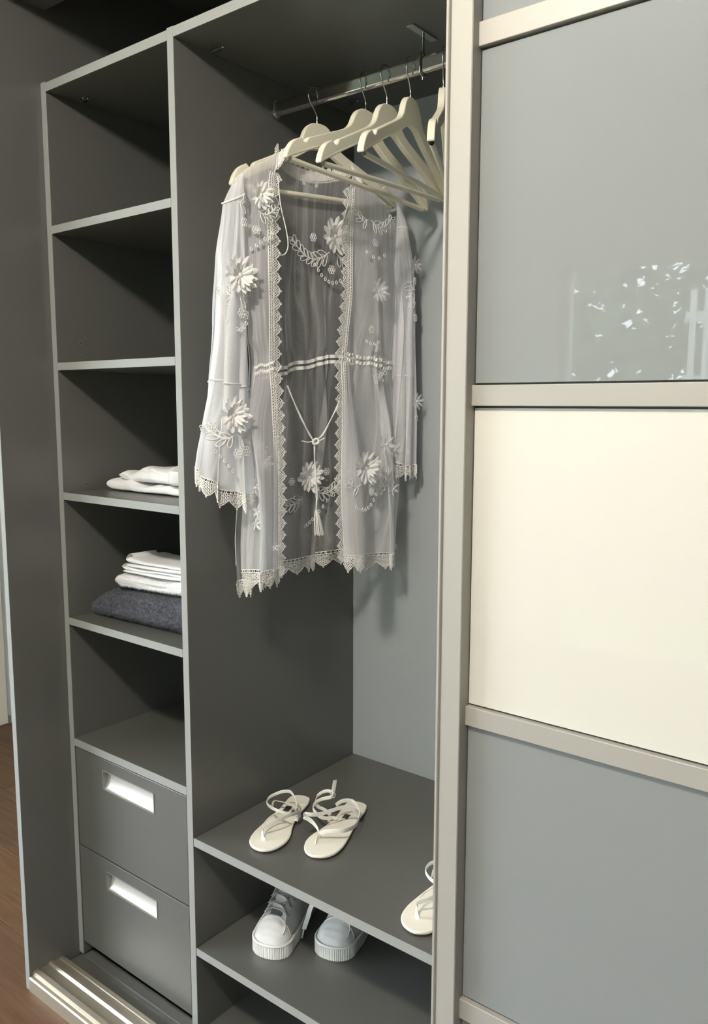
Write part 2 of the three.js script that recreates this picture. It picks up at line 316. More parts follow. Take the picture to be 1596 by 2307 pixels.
// ---------- hangers ----------
function makeHanger(name, label, x, yaw, roll, group) {
  const h = thing(name, label, 'hanger', [x, Y(-.112), RZ], -yaw * Math.PI / 180, group); h.rotation.order = 'YXZ'; h.rotation.z = -roll * Math.PI / 180;
  const top = [[0, 0], [.018, -.002], [.030, -.009], [.039, -.020], [.046, -.034], [.055, -.044], [.068, -.0515], [.107, -.068], [.152, -.0868], [.166, -.0925], [.170, -.096], [.1735, -.1015], [.1785, -.1040], [.1830, -.1020], [.1865, -.0985], [.193, -.1005], [.205, -.1070], [.214, -.1165], [.2205, -.1275], [.2240, -.1370]];
  const bot = [[.2215, -.1405], [.208, -.1345], [.175, -.1195], [.141, -.1045], [.105, -.0895], [.07, -.0755], [.045, -.0635], [.022, -.0525], [0, -.0495]];
  const half = [...top, ...bot].map(([a, b]) => [a, b * 1.07]); const out = [...half, ...half.slice(1, -1).reverse().map(([a, b]) => [-a, b])];
  const g = extrude(smoothOutline(out, 190), .0135, .0022); g.translate(0, 0, -.00675);
  const bowz = (a) => .05 * a * a;                                                // arms bow gently to one side
  const p = g.attributes.position; for (let i = 0; i < p.count; i++) p.setZ(i, p.getZ(i) + bowz(p.getX(i))); g.computeVertexNormals();
  const body = part('body', g, M.hanger, h);
  part('trouser_bar', tube([[-.210, -.1495, bowz(.21)], [-.1, -.150, bowz(.21) - .002], [0, -.150, bowz(.21) - .003], [.1, -.150, bowz(.21) - .002], [.210, -.1495, bowz(.21)]], .0052, false, 20, 10), M.hanger, h);
  part('hook', tube([[0, -.01, 0], [0, .004, 0], [0, .016, 0], [.006, .027, 0], [.0165, .042, 0], [.0205, .056, 0], [.0150, .0685, 0], [.004, .0735, 0], [-.009, .0705, 0], [-.0165, .0600, 0], [-.0178, .050, 0]], .0016, false, 60, 8), M.steel, h);
  return h;
}
const HG = 'cream wooden hangers on the chrome rail';
makeHanger('clothes_hanger', 'cream wooden hanger inside the sheer white robe', .575, 102, 2.5, HG);
makeHanger('clothes_hanger', 'empty cream wooden hanger next to the robe, its notched arm lying over the robe collar', .706, 92.6, -2.6, HG);
makeHanger('clothes_hanger', 'empty cream wooden hanger in the middle of the three bare ones, overlapping its neighbour', .760, 88, 2.2, HG);
makeHanger('clothes_hanger', 'empty cream wooden hanger right beside the rail bracket, turned towards the door', .817, 78, 1.6, HG);
makeHanger('clothes_hanger', 'cream wooden hanger seen edge-on, half hidden by the sliding door', .893, 62, 2, HG);

// ---------- folded textiles ----------
const clothBump = tex(256, 256, (u, v) => .5 + .5 * Math.sin(u * 512) * Math.sin(v * 512) * .3 + .4 * (noise(u * 100, v * 100, 5, 100) - .5), false, 6, 6);
M.cotton = std({ name: 'white cotton', color: lin(.92, .92, .93), roughness: .9, bumpMap: clothBump, bumpScale: .0002, side: THREE.DoubleSide });
M.terryWhite = std({ name: 'white terry', color: lin(.85, .85, .87), roughness: 1, side: THREE.DoubleSide });
const towelTex = tex(256, 256, (u, v) => { const n = .5 * noise(u * 12, v * 12, 8, 12) + .3 * noise(u * 40, v * 40, 9, 40) + .2 * noise(u * 128, v * 128, 10, 128); const k = .55 + .75 * n; return [.26 * k, .265 * k, .30 * k].map((c) => c); }, true, 2, 2);
M.terryGrey = std({ name: 'charcoal terry', map: towelTex, color: lin(1.6, 1.6, 1.6), roughness: 1 });
M.terryPile = std({ name: 'charcoal pile', color: lin(.105, .108, .125), roughness: 1, side: THREE.DoubleSide });
// soft slab: plan x0..x1, z0..z1 (front), rounded rim profile of thickness th, extra height field
function softSlab(x0, x1, z0, z1, th, f, nx = 60, nz = 40, rim = .5) {
  return sheet((s, t) => {                              // s runs right round the section (front rim, top, back rim, bottom), t along x
    const zc = (z0 + z1) / 2, hz = (z1 - z0) / 2, e = Math.min(1, Math.min(t, 1 - t) * 14), round = Math.sqrt(1 - (1 - e) * (1 - e)) * .96 + .04;
    const a = s * 2 * Math.PI, c = Math.cos(a), q = Math.sin(a), n = .22;
    let z = zc + hz * Math.sign(c) * Math.pow(Math.abs(c), n) * (.97 + .03 * round), y = th / 2 + th / 2 * round * Math.sign(q) * Math.pow(Math.abs(q), rim);
    const x = x0 + (x1 - x0) * t; const d = f ? f(x, z, y / th, t, s) : [0, 0, 0];
    return [x + d[0], y + d[1], z + d[2]];
  }, nz, nx, 4, 4);
}
{
  const S3 = Y(-.921);
  const t = thing('folded_garment', 'rumpled white cotton top folded double, alone on the third shelf from the top', 'clothes', [.24, S3 + .0008, -.2]);
  const wr = (x, z, k) =>   .020 * (noise(x * 16 + k, z * 9 + x * 8, 41 + k) - .5) +   .010 * (noise(x * 40, z * 18 + x * 14, 43 + k) - .5);
  part('lower_fold', softSlab(-.205, .177, -.20, .105, .023, (x, z, h, tt) => [0, h * wr(x, z, 1), (h > .2 ? .012 * (noise(x * 9, 3, 45) - .5) : 0) - .12 * (x + .2) * .22]), M.cotton, t);
  part('upper_fold', softSlab(-.17, .177, -.07, .088, .027, (x, z, h, tt) => {
    const lift = .012 * Math.max(0, (x + .17) / .36), drape = .018 * Math.exp(-Math.pow((x - .03 - (z - .05) * .5) / .022, 2)) + .014 * Math.exp(-Math.pow((x - .12 + (z - .05) * .4) / .03, 2));
    return [0, .0235 + h * (lift + 1.6 * wr(x, z, 2)) + h * drape * .6, drape * 1.2 * (z > 0 ? 1 : 0) + .016 * (noise(x * 12, h * 3, 47) - .5) * (z > 0 ? 1 : 0) - .12 * (x + .2) * .22];
  }, 90, 60, .7), M.cotton, t);
}
function pile(parent, geom, mat, n, len, name) {
  const pos = geom.attributes.position, nor = geom.attributes.normal, ix = geom.index, tri = ix.count / 3;
  const blade = new THREE.BufferGeometry(); blade.setAttribute('position', new THREE.Float32BufferAttribute([-.00038, 0, 0, .00038, 0, 0, .00042, 1, .25, 0, 1.3, .6], 3)); blade.setIndex([0, 1, 2, 0, 2, 3]); blade.computeVertexNormals();
  const im = new THREE.InstancedMesh(blade, mat, n); im.name = name; im.userData.kind = 'stuff'; im.castShadow = im.receiveShadow = true;
  const m = new THREE.Matrix4(), q = new THREE.Quaternion(), a = new THREE.Vector3(), b = new THREE.Vector3(), c = new THREE.Vector3(), N = new THREE.Vector3(), up = new THREE.Vector3(0, 1, 0);
  const area = []; let tot = 0;
  for (let k = 0; k < tri; k++) { a.fromBufferAttribute(pos, ix.getX(3 * k)); b.fromBufferAttribute(pos, ix.getX(3 * k + 1)); c.fromBufferAttribute(pos, ix.getX(3 * k + 2)); tot += b.sub(a).cross(c.sub(a)).length(); area.push(tot); }
  for (let i = 0; i < n; i++) {
    const w = rnd() * tot; let lo = 0, hi = tri - 1; while (lo < hi) { const mid = (lo + hi) >> 1; if (area[mid] < w) lo = mid + 1; else hi = mid; }
    let r1 = rnd(), r2 = rnd(); if (r1 + r2 > 1) { r1 = 1 - r1; r2 = 1 - r2; }
    const i0 = ix.getX(3 * lo), i1 = ix.getX(3 * lo + 1), i2 = ix.getX(3 * lo + 2);
    a.fromBufferAttribute(pos, i0).multiplyScalar(1 - r1 - r2).addScaledVector(b.fromBufferAttribute(pos, i1), r1).addScaledVector(c.fromBufferAttribute(pos, i2), r2);
    N.fromBufferAttribute(nor, i0); N.x += rr(-.9, .9); N.y += rr(-.9, .9); N.z += rr(-.9, .9); N.normalize();
    q.setFromUnitVectors(up, N).multiply(new THREE.Quaternion().setFromAxisAngle(up, rnd() * 6.28));
    m.compose(a, q, new THREE.Vector3(1, len * rr(.6, 1.2), len)); im.setMatrixAt(i, m);
  }
  parent.add(im);
}
{
  const S4 = Y(-1.233);
  const t = thing('bath_towel', 'thick charcoal terry towel folded at the bottom of the shelf stack', 'towel', [.22, S4, -.2]);
  const g = softSlab(-.205, .175, -.22, .155, .072, (x, z, h) => [(h > .3 ? .06 * (h - .3) * (x < -.05 ? 1 - (x + .05) / -.155 * 0 : 0) * Math.max(0, -(x + .05) / .155) : 0), .012 * h * (noise(x * 7, z * 7, 51) - .5) + h * .010 * (x + .2) / .38, .012 * (noise(x * 8, h * 3, 52) - .5) - .10 * (x + .2) * .22 - .018 * h * (z > 0 ? 1 : 0)], 90, 90, .62);
  part('towel_body', g, M.terryGrey, t); pile(t, g, M.terryPile, 48000, .0036, 'pile');
  const t2 = thing('hand_towel', 'fluffy white terry towel lying directly on the charcoal towel', 'towel', [.245, S4 + .083, -.2]);
  const g2 = softSlab(-.155, .15, -.04, .128, .030, (x, z, h) => [0, .010 * h * (noise(x * 8, z * 8, 53) - .5) + .008 * (x + .15) / .3 - .003, .008 * (noise(x * 10, h * 4, 54) - .5) - .10 * (x + .2) * .22], 80, 60, .6);
  part('towel_body', g2, M.terryWhite, t2); pile(t2, g2, M.terryWhite, 16000, .0026, 'pile');
  const cl = (k, x0, y, th, label, lift) => {
    const c = thing('folded_cloth', label, 'cloth', [.26, S4 + y, -.2]);
    for (let j = 0; j < 2; j++) part('fold', softSlab(x0 + j * .004, .145, .002, .122 - .003 * j, th * .52, (x, z, h) => {
      const tip = Math.max(0, 1 - (x - x0) / .07); return [0, j * th * .46 + .008 * tip * h * lift * j + .006 * (x + .15) / .3 + .006 * (noise(x * 9 + k * 3, z * 7, 60 + k + j) - .5), .010 * (noise(x * 7 + k, 2 + j, 61 + k) - .5) - .10 * (x + .2) * .22];
    }, 70, 40, .8), M.cotton, c);
    // the corner at the left end turns up into an open loop
    const lc = new THREE.CatmullRomCurve3([[x0 + .030, th * .95, 0], [x0 + .006, th * .62, 0], [x0 - .005, th * .95, 0], [x0 + .002, th * 1.35 * lift, 0], [x0 + .012, th * 1.62 * lift, 0], [x0 + .032, th * 1.22, 0], [x0 + .055, th * 1.0, 0]].map(V));
    part('turned_corner', sheet((s, q) => { const p = lc.getPoint(q); return [p.x + .004 * s * Math.sin(q * 5), p.y - .003 * s * (1 - q), .114 - .075 * s - .10 * (p.x + .2) * .22]; }, 6, 40), M.cotton, c);
  };
  cl(0, -.150, .115, .0145, 'plain white cotton cloth folded between the white terry towel and the topmost cloth', 1);
  cl(1, -.133, .1325, .017, 'white cotton cloth with an upturned corner, topmost of the shelf stack', 1.15);
}

// ---------- sandals ----------
M.sandal = std({ name: 'off-white leather', color: lin(.90, .86, .76), roughness: .5 });
M.strap = std({ name: 'white leather strap', color: lin(.90, .88, .82), roughness: .42 });
M.outsole = std({ name: 'dark brown outsole', color: lin(.05, .035, .03), roughness: .7 });
M.print = std({ name: 'black insole print', color: lin(.04, .04, .045), roughness: .5 });
const shelfY = Y(-1.6592);
const footR = [[.004, .128], [.022, .120], [.034, .104], [.0415, .078], [.0405, .052], [.031, .015], [.0245, -.03], [.0255, -.07], [.0265, -.100], [.020, -.120], [0, -.1275], [-.020, -.120], [-.0275, -.100], [-.0290, -.06], [-.0330, -.015], [-.0390, .030], [-.0420, .070], [-.0360, .102], [-.020, .121]];
const inset = (o, d) => { const c = o.reduce((s, p) => [s[0] + p[0] / o.length, s[1] + p[1] / o.length], [0, 0]); return o.map(([x, z]) => { const L = Math.hypot(x - c[0], (z - c[1]) * .4) || 1; return [x - (x - c[0]) / L * d, z - (z - c[1]) * .4 / L * d]; }); };
function soleParts(t, mirror) {
  const o = smoothOutline(footR.map(([x, z]) => [mirror * x, z]), 90); const fix = (g) => g.rotateX(Math.PI / 2);   // outline y becomes z, depth runs downwards
  part('outsole', fix(extrude(inset(o, .0015), .0042, .0008)).translate(0, .0044, 0), M.outsole, t);
  part('insole', fix(extrude(o, .0062, .0022)).translate(0, .0104, 0), M.sandal, t);
  const heel = smoothOutline([[.022, -.085], [.022, -.116], [0, -.1245], [-.022, -.116], [-.024, -.085], [0, -.08]].map(([x, z]) => [mirror * x, z]), 40);
  part('heel_pad', fix(extrude(heel, .0022, .0006)).translate(0, .0118, 0), M.sandal, t);
}
function sandal(name, label, cx, cz, yaw, mirror, straps, extras) {
  const t = thing(name, label, 'sandal', [cx, shelfY + .0003, cz], yaw, undefined);
  soleParts(t, mirror);
  const c = Math.cos(-yaw), s = Math.sin(-yaw), loc = ([x, y, z]) => { const a = x - cx, b = z - cz; return [a * c + b * s, y, -a * s + b * c]; };
  for (const [n, pts, w, up] of straps) part(n, ribbon(pts.map(loc), 1.15 * (w ?? .0085), .0018, up ?? [0, 1, 0], 60), M.strap, t);
  extras?.(t, loc); return t;
}
const A1 = [[.592, .009, -.078], [.589, .018, -.078], [.584, .028, -.083], [.585, .034, -.086], [.594, .040, -.100], [.601, .044, -.120], [.605, .044, -.144], [.603, .038, -.169], [.593, .026, -.191], [.590, .012, -.196]];
const A2 = [[.585, .028, -.083], [.578, .038, -.097], [.579, .045, -.115], [.587, .050, -.129], [.604, .046, -.141]];
const A3 = [[.605, .044, -.142], [.581, .050, -.136], [.556, .048, -.140], [.534, .045, -.150], [.524, .045, -.158], [.521, .050, -.170], [.528, .055, -.186], [.541, .060, -.198], [.554, .060, -.205], [.566, .055, -.203], [.576, .045, -.200], [.581, .035, -.197], [.582, .018, -.191]];
const A4 = [[.513, .014, -.186], [.517, .032, -.189], [.533, .035, -.192], [.554, .033, -.199], [.572, .030, -.204], [.582, .016, -.204]];
sandal('sandal', 'off-white strappy thong sandal nearest the divider, its ankle straps crossed over the insole', .5665, -.165, .365, 1,
  [['thong_strap', A1, .0088, [.25, 1, 0]], ['instep_strap', A2, .0085, [.3, .6, .6]], ['ankle_strap', A3, .0075, [.1, 1, .2]], ['cross_strap', A4, .0085, [0, .5, 1]]],
  (t) => {
    part('insole_print', [box(-.016, -.002, .0121, .0124, -.065, -.040, .0001), box(.004, .016, .0107, .0110, -.050, -.025, .0001)], M.print, t);
    part('strap_end', new RoundedBoxGeometry(.010, .006, .010, 2, .002).translate(.031, .014, -.008), M.strap, t);
  });
const B1 = [[.693, .009, -.136], [.689, .018, -.144], [.688, .024, -.152], [.701, .032, -.158], [.718, .036, -.167], [.732, .036, -.180], [.735, .032, -.203], [.727, .026, -.235], [.712, .022, -.262], [.708, .030, -.269], [.698, .045, -.271], [.688, .052, -.271], [.678, .056, -.261], [.671, .056, -.248], [.665, .050, -.237]];
const B2 = [[.688, .020, -.152], [.679, .030, -.158], [.666, .040, -.158], [.658, .050, -.151], [.652, .056, -.144], [.650, .060, -.148], [.662, .060, -.155], [.671, .055, -.179], [.680, .055, -.206], [.690, .055, -.231], [.700, .050, -.247], [.706, .040, -.258], [.707, .028, -.269]];
const B3 = [[.664, .016, -.240], [.658, .020, -.231], [.653, .025, -.212], [.647, .035, -.198], [.633, .040, -.200], [.622, .042, -.207], [.621, .050, -.217], [.628, .055, -.232], [.644, .060, -.244], [.645, .062, -.251]];
const B4 = [[.642, .016, -.244], [.634, .030, -.234], [.621, .035, -.228], [.617, .045, -.222], [.613, .055, -.230], [.620, .065, -.239], [.631, .070, -.247], [.642, .070, -.249], [.649, .068, -.247]];
const B5 = [[.644, .062, -.251], [.6445, .070, -.252], [.647, .082, -.252], [.653, .102, -.248]];
sandal('sandal', 'off-white strappy thong sandal with its ankle strap and buckle standing upright, right of its mate', .6835, -.222, .275, -1,
  [['thong_strap', B1, .0088, [0, 1, .1]], ['instep_strap', B2, .0088, [0, 1, .15]], ['ankle_strap', B3, .0075, [.1, 1, 0]], ['ankle_strap', B4, .0072, [.3, 1, 0]], ['strap_end', B5, .0085, [.7, 0, -.7]]],
  (t, loc) => {
    const b = loc([.6455, .064, -.2495]); part('buckle', new THREE.TorusGeometry(.0062, .0011, 8, 20).scale(1, 1.25, 1).rotateY(.6).translate(...b), M.chrome, t);
    part('insole_print', [box(-.008, .006, .0107, .0110, -.060, -.038, .0001)], M.print, t);
    part('sticker', new THREE.CylinderGeometry(.0055, .0055, .0006, 20).translate(-.001, .0111, -.034), M.strap, t);
    part('strap_stud', new RoundedBoxGeometry(.008, .012, .010, 2, .003).translate(-.030, .012, -.02), M.strap, t);
  });
{
  const dx = 1.0125 - .5665 + .0, dz = 0;
  const sh = (a, m) => a.map(([x, y, z]) => { const p = .5665, q = -.165, X = x - p, Z = z - q, c = Math.cos(m), s = Math.sin(m); return [1.006 + X * c + Z * s, y, -.150 - X * s + Z * c]; });
  const m = -.26;
  sandal('sandal', 'off-white thong sandal at the front of the shelf, partly hidden by the sliding door', 1.006, -.150, .365 + m, 1,
    [['thong_strap', sh(A1, m), .0088, [.25, 1, 0]], ['instep_strap', sh(A2, m), .0085, [.3, .6, .6]], ['ankle_strap', sh(A3, m), .0075, [.1, 1, .2]], ['cross_strap', sh(A4, m), .0085, [0, .5, 1]]],
    (t) => part('insole_print', [box(-.016, -.002, .0121, .0124, -.065, -.040, .0001)], M.print, t));
}

// ---------- sneakers ----------
M.canvas = std({ name: 'white canvas', color: lin(.80, .80, .79), roughness: .85, bumpMap: clothBump, bumpScale: .0004, side: THREE.DoubleSide });
M.rubber = std({ name: 'white rubber', color: lin(.83, .82, .80), roughness: .5 });
M.lace = std({ name: 'white lace', color: lin(.84, .84, .84), roughness: .8 });
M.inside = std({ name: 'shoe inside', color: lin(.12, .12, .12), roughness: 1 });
function sneaker(label, x, z, yaw, mirror, tails) {
  const t = thing('sneaker', label, 'sneaker', [x, Y(-1.9231) + .0003, z], yaw, undefined);
  const L = .272, hw = (k) => .93 * (k < .14 ? .0455 * Math.pow(Math.max(0, 1 - Math.pow(1 - k / .14, 2.3)), .5) + .0002 : 0) + (k < .14 ? 0 : .93) * lerpTab([[0, .0455], [.14, .0457], [.3, .0465], [.5, .040], [.7, .0355], [.88, .0335], [.96, .026], [1, .012]], k), cx = (k) => mirror * lerpTab([[0, .004], [.3, .0], [.55, -.003], [1, 0]], k);
  // z from toe (front, +) to heel
  const zz = (k) => .136 - L * k;
  // sole with vertical ribs round the toe
  const n = 900, out = [], plain = [], ribs = (a) => a;
  for (let i = 0; i < n; i++) {
    const a = i / n * 2, side = a < 1 ? 1 : -1, k0 = a < 1 ? a : 2 - a, k = .5 - .5 * Math.cos(Math.PI * k0);
    const rib = k < .15 ? .0009 * Math.sin(i * 2 * Math.PI / 7) : 0;
    if (i % 12 === 0) plain.push([(cx(k) + side * (hw(k) + .0045 * Math.min(1, hw(k) / .012))) * .992, zz(k) + .004 * (1 - 2 * k) * Math.exp(-k * 9)]);
    out.push([(cx(k) + side * (hw(k) + .0045 * Math.min(1, hw(k) / .012))) * (1 + rib * 18) * 1, zz(k) + rib + .004 * (1 - 2 * k) * Math.exp(-k * 9)]);
  }
  part('sole', extrude(out, .031, .0018).rotateX(Math.PI / 2).translate(0, .031, 0), M.rubber, t);
  part('foxing_edge', tube(plain.map(([a, b]) => [a * .985, .0312, b * .992]), .0030, true, 180, 6), M.rubber, t);
  // upper
  const hgt = (k) => lerpTab([[0, .0004], [.03, .016], [.08, .026], [.14, .035], [.20, .043], [.30, .058], [.45, .077], [.55, .087], [.64, .092], [.78, .084], [.92, .082], [1, .07]], k);
  const up = (k, a, grow = 0) => { const w = hw(k) - .001 + grow, h = hgt(k) + grow, c = Math.cos(a), s = Math.sin(a), e = k < .3 ? .8 : .66; return [cx(k) + w * Math.sign(c) * Math.pow(Math.abs(c), e) * (1 - .45 * Math.max(0, (s - .2)) * Math.min(1, k * 2.2)), .029 + h * Math.pow(s, .9), zz(k)]; };
  part('upper', sheet((s, v) => up(.0004 + .615 * v, s * Math.PI), 48, 60, 3, 5), M.canvas, t);
  part('heel_upper', sheet((s, v) => { const k = .615 + .385 * v, a = s < .5 ? s * 2 * 1.1 : Math.PI - (1 - s) * 2 * 1.1; return up(Math.min(.995, k), a); }, 40, 24, 3, 3), M.canvas, t);
  const rim = []; for (let i = 0; i <= 20; i++) { const s = i / 20; rim.push(up(.62, Math.PI * (.02 + .96 * s), .0008)); }
  // toe cap, seam, tongue
  part('toe_cap', sheet((s, v) => up(.0004 + .175 * v * (1 - .25 * Math.pow(Math.abs(2 * s - 1), 2)), s * Math.PI, .0012), 48, 20, 3, 2), M.canvas, t);
  const seam = []; for (let i = 0; i <= 24; i++) { const s = i / 24; seam.push(up(.175 * (1 - .25 * Math.pow(Math.abs(2 * s - 1), 2)), Math.PI * s, .0014)); }
  part('seam', tube(seam.slice(1, -1), .0009, false, 60, 5), M.lace, t);
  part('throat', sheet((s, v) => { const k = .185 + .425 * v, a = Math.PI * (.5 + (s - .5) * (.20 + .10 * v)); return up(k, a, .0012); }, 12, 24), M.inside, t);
  part('tongue', sheet((s, v) => { const k = .232 + .44 * v, a = Math.PI * (.5 + (s - .5) * .19); const p = up(Math.min(.62, k), a, .0028); if (k > .62) { p[2] = zz(k); p[1] += (k - .62) * .25; } return p; }, 12, 26, .5, 2), M.canvas, t);
  for (const sd of [-1, 1]) part('eyelet_facing', sheet((s, v) => { const k = .185 + .43 * v; return up(k, Math.PI * (.5 + sd * (.135 + .045 * v + .14 * s)), .0022); }, 8, 24, .5, 2), M.canvas, t);
  const row = (i) => .215 + .072 * i, hole = (i, sd, g = .0052) => up(row(i), Math.PI * (.5 + sd * (.205 + .006 * i)), g);
  for (let i = 0; i < 6; i++) for (const sd of [-1, 1]) { const p = hole(i, sd), a = 0; part('eyelet', new THREE.TorusGeometry(.0026, .0009, 6, 14).rotateX(Math.PI / 2 - .45).rotateZ(-sd * .55).translate(...p), M.chrome, t); }
  for (let i = 0; i < 5; i++) for (const sd of [-1, 1]) { const a = hole(i, sd), b = hole(i + 1, -sd), m = up(row(i + .5), Math.PI / 2, .0085 + (sd > 0 ? .0014 : 0)); part('lace', ribbon([a, [(a[0] + m[0]) / 2, Math.max(a[1], m[1]) , (a[2] + m[2]) / 2], m, [(b[0] + m[0]) / 2, Math.max(b[1], m[1]) , (b[2] + m[2]) / 2], b], .0135, .0017, [0, .5, 1], 20), M.lace, t); }
  { const a = hole(0, -1), b = hole(0, 1), m = up(row(0), Math.PI / 2, .0075); part('lace', ribbon([a, [a[0] * .5, m[1], m[2]], [b[0] * .5, m[1], m[2]], b], .0140, .0018, [0, .4, 1], 16), M.lace, t); }
  for (const tl of tails) part('lace_tail', ribbon(tl.map(([k, a, g]) => up(k, Math.PI * a, g)), .0035, .0014, [0, .3, 1], 30), M.lace, t);
  return t;
}
sneaker('white canvas sneaker nearest the divider with loosely crossed laces and a ribbed rubber toe', .555, -.203, .31, 1, [[[0.225, .66, 0.0060], [0.165, .74, 0.0055], [0.105, .82, 0.0050], [0.075, .88, 0.0050]], [[0.225, .34, 0.0060], [0.165, .30, 0.0050], [0.125, .26, 0.0045], [0.075, .24, 0.0040]]]);
const sB = sneaker('white canvas sneaker further from the divider, one lace end dangling at its side', .677, -.289, .28, -1, [[[0.225, .36, 0.0060], [0.175, .30, 0.0060], [0.125, .24, 0.0050], [0.075, .2, 0.0050]]]);
part('lace_tail', ribbon([[-.016, .098, .060], [-.034, .104, .074], [-.056, .098, .088], [-.068, .082, .094], [-.073, .062, .097], [-.079, .042, .098], [-.083, .028, .099]], .0105, .0014, (t) => [1, 0, .5 - t], 30), M.lace, sB);
part('lace_tip', ribbon([[-.083, .029, .099], [-.085, .018, .1], [-.087, .006, .101]], .0035, .0024, [1, 0, .3], 10), M.lace, sB);

// ---------- sheer robe ----------
// local frame: x along the hanger (towards the back of the wardrobe), y up, z the way the robe faces
{
  const RB = 1.135;                                                    // height of the collar above the hem line
  const robe = thing('robe', 'sheer white mesh robe with lace trim and embroidered flowers hanging from the rail', 'robe', [.575, Y(-RB), RZ], 1.3614);
  const P = (u, v, w) => [u, v + RB, w];
  const weave = tex(512, 512, (u, v) => {
    const s = .55 * noise(u * 22, v * 4, 71, 0) + .2 * noise(u * 90, v * 7, 72, 0) + .25 * noise(u * 9, v * 3, 73, 0);
    const c = Math.pow(1 - Math.abs(2 * noise(u * 26 + 1.5 * noise(u * 4, v * 3, 76, 0), v * 1.6, 75, 0) - 1), 9);
    return .245 + .14 * s + .26 * c + .04 * (noise(u * 200, v * 200, 74, 0) - .5);
  }, false, 1, 1);
  const sheerOpt = { color: lin(.95, .95, .98), roughness: .95, transparent: true, alphaMap: weave, side: THREE.DoubleSide, transmission: .45, thickness: 0 };
  const weaveF = tex(512, 512, (u, v) => {
    const s = .55 * noise(u * 22, v * 4, 171, 0) + .2 * noise(u * 90, v * 7, 172, 0) + .25 * noise(u * 9, v * 3, 173, 0);
    const c = Math.pow(1 - Math.abs(2 * noise(u * 20 + 1.5 * noise(u * 4, v * 3, 176, 0), v * 1.6, 175, 0) - 1), 9);
    return .50 + .25 * s + .28 * c + .04 * (noise(u * 200, v * 200, 174, 0) - .5);
  }, false, 1, 1);
  M.sheerFull = phy({ name: 'sheer white mesh, gathered double', ...sheerOpt, alphaMap: weaveF, specularIntensity: .2 });
  M.sheer = phy({ name: 'sheer white mesh', ...sheerOpt });
  M.sheer.specularIntensity = .2;
  M.thread = std({ name: 'white embroidery thread', color: lin(.90, .89, .88), roughness: .8 });
  M.laceW = std({ name: 'white crochet lace', color: lin(.90, .89, .87), roughness: .85 });
  M.petal = phy({ name: 'white organza petal', color: lin(.97, .96, .96), roughness: .9, side: THREE.DoubleSide, transmission: .12, thickness: 0 });
  M.petalSheer = phy({ name: 'translucent organza petal', color: lin(.92, .92, .94), roughness: .9, side: THREE.DoubleSide, transparent: true, opacity: .42 });
  M.ribbonW = std({ name: 'white satin ribbon', color: lin(.90, .89, .87), roughness: .45, side: THREE.DoubleSide });
  M.tagGrey = std({ name: 'grey neck label', color: lin(.30, .31, .33), roughness: .8 });

  // --- body outline tables (by height v) ---
  const uL = (v) => lerpTab([[-1.12, -.214], [-1.0, -.214], [-.9, -.206], [-.75, -.190], [-.66, -.181], [-.62, -.178], [-.55, -.186], [-.45, -.200], [-.35, -.212], [-.26, -.215], [-.18, -.205]], v);
  const uR = (v) => lerpTab([[-1.12, .224], [-1.0, .232], [-.9, .242], [-.78, .234], [-.66, .220], [-.62, .216], [-.5, .224], [-.4, .228], [-.28, .230], [-.18, .22]], v);
  const shoulder = (u) => { const a = Math.abs(u + .004); return a < .1 ? -.192 - .017 * (1 - Math.pow(a / .1, 2)) : -.192 - (a - .1) * .62 - .9 * Math.pow(Math.max(0, a - .17), 2) * 10; };
  const dB = (v) => lerpTab([[-1.12, .052], [-.9, .048], [-.7, .036], [-.62, .030], [-.45, .036], [-.30, .020], [-.19, .006]], v);
  const dF = (v) => lerpTab([[-1.12, .056], [-.9, .052], [-.7, .040], [-.62, .034], [-.45, .042], [-.30, .026], [-.19, .007]], v);
  // folds: gathers at the waist that open out into soft vertical pleats in the skirt
  const fold = (q, v, k) => {
    const waist = Math.exp(-Math.pow((v + .62) / .05, 2)), skirt = Math.min(1, Math.max(0, (-.62 - v) / .18)), top = Math.min(1, Math.max(0, (-.28 - v) / .2)) * (1 - skirt);
    const w1 = Math.sin(q * 43 + k * 2.1 + 1.4 * Math.sin(v * 5 + k)) + .6 * Math.sin(q * 79 + k * 3.3 + 1.2 * v) + .5 * Math.sin(q * 31 + k + 2 * v);
    return .0105 * skirt * (w1 + 1.3 * (noise(q * 26 + k * 9, v * 3, 80 + k) - .5)) + .0034 * top * (w1 * .6 + 1.5 * (noise(q * 32 + k * 7, v * 2.5, 90 + k) - .5)) + .0020 * waist * Math.sin(q * 260 + k);
  };
  // pleats that lap over themselves: the cloth moves sideways as well as out
  const lap = (q, v, k) => {
    const skirt = Math.min(1, Math.max(0, (-.625 - v) / .12)), top = Math.min(1, Math.max(0, (-.36 - v) / .16)) * Math.min(1, Math.max(0, (v + .60) / .04) + .5) * (skirt > 0 ? 1 - skirt : 1);
    const ph = q * 62 + k * 1.7 + 1.1 * Math.sin(v * 4 + k), m = .55 + .75 * noise(q * 12, v * .9, 110 + k), p2 = q * 127 + k * 4.1 + .8 * Math.sin(v * 3), m2 = .3 + noise(q * 20, v * 1.2, 120 + k);
    const A = (skirt * .0285 + top * .0150) * m, B = (skirt * .0072 + top * .0048) * m2;
    return [A * Math.sin(ph) + B * Math.sin(p2), A * .42 * Math.cos(ph * .5 + k) * Math.cos(ph) + B * .6 * Math.cos(p2)];
  };
  const hemB = (u) => -1.043 - .042 * Math.min(1, Math.max(0, (-.02 - u) / .12)) - .010 * Math.cos(u * 15) - .010 * noise(u * 22, 1, 95);
  const hemFL = (u) => -1.052 + .020 * (u + .21) / .09 * .2 - .010 * noise(u * 30, 2, 96);
  const hemFR = (u) => -1.034 - .026 * Math.max(0, (u - .05) / .17) - .010 * noise(u * 26, 3, 97);
